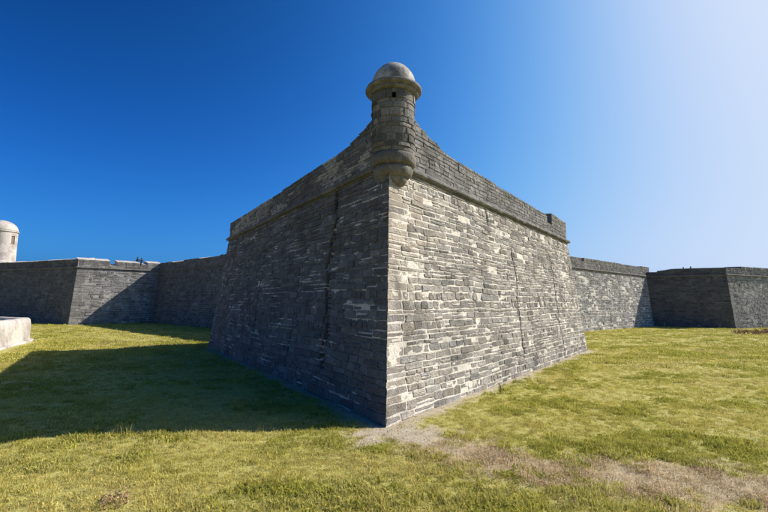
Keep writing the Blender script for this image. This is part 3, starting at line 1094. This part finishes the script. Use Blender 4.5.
POLY = PLAN + [np.array((110, 85.0)), np.array((110, 160.0)), np.array((-110, 160.0)), np.array((-110, 85.0))]
def inside_fort(P):
    x, y = P[..., 0], P[..., 1]; r = np.zeros(x.shape, bool); n = len(POLY)
    for i in range(n):
        a, b = POLY[i], POLY[(i + 1) % n]
        c = ((a[1] > y) != (b[1] > y)) & (x < (b[0] - a[0]) * (y - a[1]) / (b[1] - a[1] + 1e-12) + a[0])
        r ^= c
    return r

PATH = [((0.3, 10.9), 0.9), ((1.4, 9.9), 0.8), ((2.6, 9.0), 0.85), ((4.2, 8.35), 0.85), ((6.2, 7.7), 1.0), ((9.5, 7.1), 1.2), ((15, 6.2), 1.5)]
def masks(P):
    """bare: worn sandy soil along the wall; dry: strip of dead brown weeds."""
    x, y = P[..., 0], P[..., 1]
    nz = fbm(x * 0.9, y * 0.9, 301) - 0.5; nf = fbm(x * 3, y * 3, 305) - 0.5
    dr = seg_dist(P, T_, R_); dl = seg_dist(P, L_, T_); dt = np.hypot(x - 0.5, y - 10.95)
    bare = 1 - smooth(0.15, 0.75, dr + 0.7 * nz + 0.9 * nf)
    bare = np.maximum(bare, 1 - smooth(0.15, 0.65, dl + 0.5 * nz + 0.6 * nf))
    bare = np.maximum(bare, 1 - smooth(0.25, 1.1, dt * 0.9 + 1.8 * nz + 2.2 * nf))
    dry = np.zeros_like(x)
    for (a, wa), (b, wb) in zip(PATH[:-1], PATH[1:]):
        w = (wa + wb) / 2
        dry = np.maximum(dry, 1 - smooth(w * 0.1, w * 1.5, seg_dist(P, a, b) + 1.6 * nz + 1.8 * nf))
    return bare, dry

def ground_z(x, y):
    near = 1 - smooth(60, 140, np.hypot(x, y))
    return near * (0.16 * (fbm(x * 0.16, y * 0.16, 311) - 0.5) + 0.07 * (fbm(x * 0.7, y * 0.7, 312) - 0.5) + 0.03 * (fbm(x * 2.6, y * 2.6, 313) - 0.5))

def axis(lo, hi, fine, far):
    a = list(np.arange(lo, hi + 1e-6, fine)); s = fine
    while a[-1] < far: s *= 1.35; a.append(a[-1] + s)
    s = fine
    while a[0] > -far: s *= 1.35; a.insert(0, a[0] - s)
    return np.array(a)

gx, gy = axis(-45, 50, 0.25, 1500), axis(2, 62, 0.25, 1500)
X, Y = np.meshgrid(gx, gy, indexing='ij')
P2 = np.stack([X, Y], -1)
bare, dry = masks(P2)
Vg = np.stack([X, Y, ground_z(X, Y)], -1).reshape(-1, 3)
tn = np.stack([bare, dry, 0 * bare, 1 + 0 * bare], -1).reshape(-1, 4)
m, n, bs = nodes_of('turf_soil')
pos = N(n, 'ShaderNodeNewGeometry').outputs['Position']
at = N(n, 'ShaderNodeAttribute', attribute_name='tint')
sp = N(n, 'ShaderNodeSeparateColor'); n.links.new(at.outputs['Color'], sp.inputs[0])
fn = noise(n, pos, 26, 6, 0.7); md = noise(n, pos, 3.0, 5, 0.6); bgn = noise(n, pos, 0.35, 4, 0.6)
turf = mix(n, ramp(n, md, 0.35, 0.65), (0.31, 0.295, 0.085), (0.40, 0.365, 0.13))
turf = mix(n, ramp(n, bgn, 0.4, 0.65), turf, (0.33, 0.295, 0.09))
drc = mix(n, ramp(n, md, 0.35, 0.65), (0.30, 0.24, 0.15), (0.42, 0.35, 0.235))
snd = mix(n, ramp(n, md, 0.3, 0.7), (0.30, 0.25, 0.17), (0.42, 0.37, 0.28))
c = mix(n, sp.outputs[1], turf, drc); c = mix(n, sp.outputs[0], c, snd)
c = mix(n, 1.0, c, N_gray(n, ramp(n, fn, 0.25, 0.75, 0.6, 1.4)), 'MULTIPLY')
n.links.new(c, bs.inputs['Base Color'])
b = N(n, 'ShaderNodeBump'); b.inputs['Strength'].default_value = 0.8; b.inputs['Distance'].default_value = 0.03
n.links.new(fn, b.inputs['Height']); n.links.new(b.outputs[0], bs.inputs['Normal'])
gm = new_mesh('ground', Vg, grid_faces(len(gx), len(gy)), m, tn, True)
ground = place('ground', gm, kind='structure')
ground['label'] = 'grassy moat floor around the fort'; ground['category'] = 'ground'


# ------------------------------------------------------------------ grass: tufts scattered by geometry nodes
def blade_material(name, transl=0.35):
    m = bpy.data.materials.new(name); m.use_nodes = True
    n = m.node_tree; n.nodes.clear()
    out = n.nodes.new('ShaderNodeOutputMaterial')
    at = N(n, 'ShaderNodeAttribute', attribute_name='blade_tint', attribute_type='INSTANCER')
    bt = N(n, 'ShaderNodeAttribute', attribute_name='tint')
    c = mix(n, 1.0, at.outputs['Color'], bt.outputs['Color'], 'MULTIPLY')
    d = N(n, 'ShaderNodeBsdfDiffuse'); t = N(n, 'ShaderNodeBsdfTranslucent'); mx = N(n, 'ShaderNodeMixShader')
    n.links.new(c, d.inputs[0]); n.links.new(c, t.inputs[0])
    mx.inputs[0].default_value = transl
    n.links.new(d.outputs[0], mx.inputs[1]); n.links.new(t.outputs[0], mx.inputs[2]); n.links.new(mx.outputs[0], out.inputs[0])
    return m

M_BLADE = blade_material('grass_blade')

def tuft(name, nb, rad, hlo, hhi, wid, lean, straw=0.25, leaf=False):
    V = []; F = []; Tn = []
    for i in range(nb):
        a = random.random() * 6.283; r = rad * math.sqrt(random.random())
        x, y = r * math.cos(a), r * math.sin(a)
        h = random.uniform(hlo, hhi); la = random.random() * 6.283; ln = h * random.uniform(0.1, lean)
        dx, dy = math.cos(la) * ln, math.sin(la) * ln
        w = wid * random.uniform(0.6, 1.3); wa = random.random() * 6.283
        wx, wy = math.cos(wa) * w / 2, math.sin(wa) * w / 2
        b = len(V)
        mid = 0.55
        V += [(x - wx, y - wy, -0.02), (x + wx, y + wy, -0.02), (x + dx * 0.35 + wx * 0.85, y + dy * 0.35 + wy * 0.85, h * mid), (x + dx * 0.35 - wx * 0.85, y + dy * 0.35 - wy * 0.85, h * mid), (x + dx, y + dy, h * (1 - 0.25 * (ln / h)))]
        F += [(b, b + 1, b + 2, b + 3), (b + 3, b + 2, b + 4)]
        if random.random() < straw: t = (1.30, 1.14, 1.0, 1)
        else:
            g = random.uniform(0.75, 1.2); t = (g, g, g, 1)
        Tn += [t] * 5
    me = new_mesh(name, V, F, M_BLADE, Tn)
    return bpy.data.objects.new(name, me)

tcol = bpy.data.collections.new('tufts')          # sources only, never linked to the scene
SRC = []
for k in range(4): SRC.append(tuft('a_turf_%d' % k, 26, 0.13, 0.02, 0.065, 0.010, 1.3, 0.3))
for k in range(3): SRC.append(tuft('b_rough_%d' % k, 22, 0.12, 0.05, 0.13, 0.010, 1.0, 0.3))
for k in range(2): SRC.append(tuft('c_dead_%d' % k, 26, 0.16, 0.015, 0.07, 0.009, 1.8, 0.4))
for k in range(2): SRC.append(tuft('d_stalk_%d' % k, 5, 0.10, 0.12, 0.24, 0.006, 0.35, 0.6))
for k in range(2): SRC.append(tuft('e_weed_%d' % k, 22, 0.14, 0.03, 0.08, 0.026, 1.2, 0.1))
for k in range(3): SRC.append(tuft('f_far_%d' % k, 30, 0.32, 0.04, 0.11, 0.030, 1.2, 0.3))
for o in SRC: tcol.objects.link(o)

def scatter(area_y, dens):
    y0, y1 = area_y
    xl, xr = -0.98 * y1 - 1.5, 0.98 * y1 + 1.5
    nn = int((xr - xl) * (y1 - y0) * dens)
    P = np.stack([RNG.uniform(xl, xr, nn), RNG.uniform(y0, y1, nn)], -1)
    keep = (np.abs(P[:, 0]) < 0.96 * P[:, 1] + 1.5) & ~inside_fort(P)
    return P[keep]

pts, var, scl, tnt = [], [], [], []
GREEN = np.array([0.365, 0.37, 0.086]); OLIVE = np.array([0.46, 0.43, 0.125]); STRAW = np.array([0.54, 0.49, 0.195])
BROWN = np.array([0.32, 0.255, 0.155]); LUSH = np.array([0.34, 0.335, 0.065]); GREYB = np.array([0.54, 0.46, 0.31])
for (band, dens, far) in (((5.0, 9.5), 170, 0), ((9.5, 14.5), 110, 0), ((14.5, 22), 62, 0), ((22, 34), 16, 1), ((34, 70), 6.5, 1)):
    P = scatter(band, dens)
    ba, dr = masks(P)
    r = RNG.random(len(P))
    keep = r > ba * 0.86
    P, ba, dr = P[keep], ba[keep], dr[keep]
    keep = RNG.random(len(P)) > dr * 0.35
    P, ba, dr = P[keep], ba[keep], dr[keep]
    # nothing growing through the moat wall
    keep = seg_dist(P, (-18.5, 15.8), (-26.5, 32)) > 0.9
    P, ba, dr = P[keep], ba[keep], dr[keep]
    n_ = len(P); x, y = P[:, 0], P[:, 1]
    big = fbm(x * 0.13, y * 0.2, 401); medn = fbm(x * 0.55, y * 0.7, 402); sm = fbm(x * 2.2, y * 2.2, 403)
    isdry = RNG.random(n_) < np.clip(dr * 1.1, 0, 1)
    rough_zone = smooth(0.50, 0.62, big * 0.5 + medn * 0.5) * smooth(1.0, 3.0, x) 
    v = RNG.integers(0, 4, n_)
    rr = RNG.random(n_)
    v = np.where(rr < 0.12 + 0.5 * rough_zone, RNG.integers(4, 7, n_), v)
    v = np.where(RNG.random(n_) < 0.035, RNG.integers(9, 11, n_), v)
    v = np.where((RNG.random(n_) < 0.12) & (medn > 0.5), RNG.integers(11, 13, n_), v)
    v = np.where(isdry, np.where(RNG.random(n_) < 0.12, RNG.integers(9, 11, n_), RNG.integers(7, 9, n_)), v)
    if far: v = np.where(RNG.random(n_) < 0.9, RNG.integers(13, 16, n_), v)
    g = smooth(0.36, 0.62, medn + 0.25 * (sm - 0.5) + 0.3 * (big - 0.5))[:, None]
    paler = (1 - smooth(2.0, 6.0, x)) * (1 - smooth(11, 16, y)) * smooth(0.35, 0.6, fbm(x * 0.5 + 9, y * 0.6, 409))
    straw = 0.7 * paler[:, None] + smooth(0.55, 0.75, fbm(x * 0.4 + 40, y * 0.5, 407) + 0.15 * (RNG.random(n_) - 0.5))[:, None]
    c = OLIVE * (1 - g) + GREEN * g
    straw = np.clip(straw, 0, 1)
    c = c * (1 - 0.8 * straw) + STRAW * 0.8 * straw
    c = np.where((v >= 11)[:, None] & (v <= 12)[:, None], LUSH, c)
    dc = np.where(RNG.random(n_)[:, None] < 0.35 + 0.5 * smooth(4.5, 7.5, x)[:, None], BROWN, GREYB)
    c = np.where(isdry[:, None], dc, c)
    c = c * RNG.uniform(0.72, 1.28, n_)[:, None]
    s = RNG.uniform(0.6, 1.3, n_) * (0.62 + 0.5 * smooth(0.3, 0.7, sm) * (0.6 + 0.8 * smooth(0.4, 0.6, medn)))
    s = s * (1 - 0.45 * ba)
    pts.append(np.stack([x, y, ground_z(x, y)], -1)); var.append(v); scl.append(s); tnt.append(np.concatenate([c, np.ones((n_, 1))], 1))
pts = np.concatenate(pts); var = np.concatenate(var); scl = np.concatenate(scl); tnt = np.concatenate(tnt)
print('grass tufts', len(pts))
gme = bpy.data.meshes.new('grass')
gme.vertices.add(len(pts)); gme.vertices.foreach_set('co', pts.astype(np.float32).ravel())
a = gme.attributes.new('variant', 'INT', 'POINT'); a.data.foreach_set('value', var.astype(np.int32))
a = gme.attributes.new('size', 'FLOAT', 'POINT'); a.data.foreach_set('value', scl.astype(np.float32))
a = gme.attributes.new('turn', 'FLOAT_VECTOR', 'POINT')
a.data.foreach_set('vector', np.stack([RNG.normal(0, 0.08, len(pts)), RNG.normal(0, 0.08, len(pts)), RNG.uniform(0, 6.283, len(pts))], 1).astype(np.float32).ravel())
a = gme.attributes.new('blade_tint', 'FLOAT_COLOR', 'POINT'); a.data.foreach_set('color', tnt.astype(np.float32).ravel())
gme.materials.append(M_BLADE)
grass = place('grass', gme, kind='stuff')
tag(grass, 'rough yellow green grass covering the moat floor', 'grass')
ng = bpy.data.node_groups.new('grass_scatter', 'GeometryNodeTree')
ng.interface.new_socket('Geometry', in_out='INPUT', socket_type='NodeSocketGeometry')
ng.interface.new_socket('Geometry', in_out='OUTPUT', socket_type='NodeSocketGeometry')
gi = ng.nodes.new('NodeGroupInput'); go = ng.nodes.new('NodeGroupOutput')
ci = ng.nodes.new('GeometryNodeCollectionInfo'); ci.inputs['Collection'].default_value = tcol
ci.inputs['Separate Children'].default_value = True; ci.inputs['Reset Children'].default_value = True
iop = ng.nodes.new('GeometryNodeInstanceOnPoints'); iop.inputs['Pick Instance'].default_value = True
def named_attr(nm, t):
    q = ng.nodes.new('GeometryNodeInputNamedAttribute'); q.data_type = t; q.inputs['Name'].default_value = nm
    return q.outputs['Attribute']
ng.links.new(gi.outputs[0], iop.inputs['Points']); ng.links.new(ci.outputs[0], iop.inputs['Instance'])
ng.links.new(named_attr('variant', 'INT'), iop.inputs['Instance Index'])
e2r = ng.nodes.new('FunctionNodeEulerToRotation')
ng.links.new(named_attr('turn', 'FLOAT_VECTOR'), e2r.inputs[0]); ng.links.new(e2r.outputs[0], iop.inputs['Rotation'])
ng.links.new(named_attr('size', 'FLOAT'), iop.inputs['Scale'])
ng.links.new(iop.outputs[0], go.inputs[0])
md = grass.modifiers.new('scatter', 'NODES'); md.node_group = ng


# ------------------------------------------------------------------ loose stones on the worn soil
def pebbles():
    cand = np.concatenate([np.stack([RNG.uniform(-1.5, 3.5, 6000), RNG.uniform(8.5, 12.5, 6000)], -1)]
                          + [np.array(T_) + RNG.random((3000, 1)) * (np.array(e) - np.array(T_)) + RNG.normal(0, 0.5, (3000, 2)) for e in (L_, R_)])
    ba, dr = masks(cand)
    ok = ~inside_fort(cand) & (RNG.random(len(cand)) < 0.05 + 0.45 * np.maximum(ba, 0.4 * dr)) & (ba + dr > 0.2)
    P = cand[ok]; V = []; F = []; Tn = []
    base = np.array([(1, 0, 0), (0, 1, 0), (-1, 0, 0), (0, -1, 0), (0, 0, 0.8), (0, 0, -0.6)], float)
    tri = [(0, 1, 4), (1, 2, 4), (2, 3, 4), (3, 0, 4), (1, 0, 5), (2, 1, 5), (3, 2, 5), (0, 3, 5)]
    zs_ = ground_z(P[:, 0], P[:, 1])
    for (x, y), z in zip(P, zs_):
        r = 0.006 + 0.016 * random.random() ** 4
        q = base * r * RNG.uniform(0.6, 1.4, (6, 3)); a = random.random() * 6.28
        c_, s_ = math.cos(a), math.sin(a)
        q = np.stack([q[:, 0] * c_ - q[:, 1] * s_, q[:, 0] * s_ + q[:, 1] * c_, q[:, 2]], 1) + (x, y, z + r * 0.3)
        b_ = len(V); V += list(q); F += [tuple(i + b_ for i in t) for t in tri]
        Tn += [gray_tint(random.uniform(0.4, 0.62), 0.14, 0.3)] * 6
    o = solid('gravel', np.array(V), F, M_STONE, tint=np.array(Tn), kind='stuff')
    o['label'] = 'small loose stones on the worn soil at the foot of the bastion'; o['category'] = 'gravel'
pebbles()


# ------------------------------------------------------------------ single weeds and shrubs
def weed_material(name, c1, c2):
    m, n, bs = nodes_of(name)
    pos = N(n, 'ShaderNodeNewGeometry').outputs['Position']
    n.links.new(mix(n, ramp(n, noise(n, pos, 18, 3), 0.35, 0.65), c1, c2), bs.inputs['Base Color'])
    return m

W_DRY = weed_material('dead_weed', (0.27, 0.17, 0.11), (0.42, 0.29, 0.19))
W_GREEN = weed_material('weed_leaf', (0.06, 0.09, 0.02), (0.13, 0.16, 0.035))
W_STEM = weed_material('weed_stem', (0.10, 0.08, 0.04), (0.18, 0.15, 0.07))
W_PALE = weed_material('pale_stalk', (0.34, 0.31, 0.20), (0.46, 0.42, 0.30))

def shrub(name, loc, h, spread, nstem, nleaf, leaf, m_stem, m_leaf, label, cat, group):
    z = float(ground_z(np.array(loc[0]), np.array(loc[1])))
    w = empty(name, (loc[0], loc[1], z)); tag(w, label, cat, group)
    V = []; F = []; LV = []; LF = []
    for i in range(nstem):
        a = random.random() * 6.283; t = random.uniform(0.1, 1.0) * spread; hh = h * random.uniform(0.55, 1.0)
        rb = 0.75 * spread * math.sqrt(random.random()); ab_ = random.random() * 6.283; p0 = np.array([math.cos(ab_) * rb, math.sin(ab_) * rb, -0.03]); p2 = p0 + np.array([math.cos(a) * t * 0.5, math.sin(a) * t * 0.5, hh])
        p1 = p0 * 0.5 + p2 * 0.5 + np.array([0, 0, hh * 0.14]); b = len(V); rr = 0.006 * (h / 0.5) ** 0.5
        for k, (p, q) in enumerate(((p0, 1.0), (p1, 0.7), (p2, 0.25))):
            for s in range(3):
                V.append(p + np.array([math.cos(s * 2.094), math.sin(s * 2.094), 0]) * rr * q)
        for k in range(2):
            for s in range(3): F.append((b + k * 3 + s, b + k * 3 + (s + 1) % 3, b + k * 3 + 3 + (s + 1) % 3, b + k * 3 + 3 + s))
        for j in range(nleaf):
            u = random.uniform(0.2, 1.0)
            c = p0 * (1 - u) ** 2 + 2 * u * (1 - u) * p1 + u * u * p2
            d = np.array([random.gauss(0, 1), random.gauss(0, 1), random.gauss(0.3, 0.6)]); d /= np.linalg.norm(d)
            e = np.cross(d, [random.gauss(0, 1), random.gauss(0, 1), random.gauss(0, 1)]); e /= np.linalg.norm(e)
            l = leaf * random.uniform(0.6, 1.3); q = len(LV)
            LV += [c, c + d * l * 0.5 + e * l * 0.2, c + d * l, c + d * l * 0.5 - e * l * 0.2]; LF.append((q, q + 1, q + 2, q + 3))
    place('stem', new_mesh('stem', V, F, m_stem), w, (loc[0], loc[1], z))
    if LV: place('foliage', new_mesh('foliage', LV, LF, m_leaf), w, (loc[0], loc[1], z))
    return w

shrub('dry_weed', (-4.15, 6.95), 0.24, 0.30, 40, 4, 0.05, W_DRY, W_DRY, 'reddish brown dead weed clump at the bottom left foreground', 'weed', 'dead weeds')
shrub('dry_weed', (41.0, 48.5), 0.45, 1.8, 60, 16, 0.16, W_DRY, W_DRY, 'reddish dry brush patch in front of the far right bastion', 'weed', 'dead weeds')
shrub('dry_weed', (43.9, 49.5), 0.5, 1.1, 50, 14, 0.16, W_DRY, W_DRY, 'smaller reddish dry brush, rightmost in front of far right bastion', 'weed', 'dead weeds')
shrub('bush', (42.6, 46.2), 0.5, 0.9, 50, 30, 0.16, W_STEM, W_GREEN, 'dark green low bush at the right edge of the grass', 'bush', 'weeds in the grass')
shrub('weed', (4.15, 15.45), 0.55, 0.12, 5, 10, 0.07, W_STEM, W_GREEN, 'thin dark weed growing at the foot of the sunlit bastion face', 'weed', 'weeds in the grass')
for k, (t, hgt, lab) in enumerate(((0.12, 0.9, 'pale tall stalk nearest the inner corner, foot of shaded right flank'), (0.55, 0.5, 'pale weed tuft midway along the foot of the shaded right flank'), (0.80, 0.9, 'pale thin stalk near the outer edge of the shaded right flank'))):
    q = PLAN[8] + (PLAN[9] - PLAN[8]) * t + face_normal(8)[1] * 0.9
    shrub('weed', tuple(q), hgt, 0.18, 7, 6, 0.12, W_PALE, W_PALE, lab, 'weed', 'weeds in the grass')
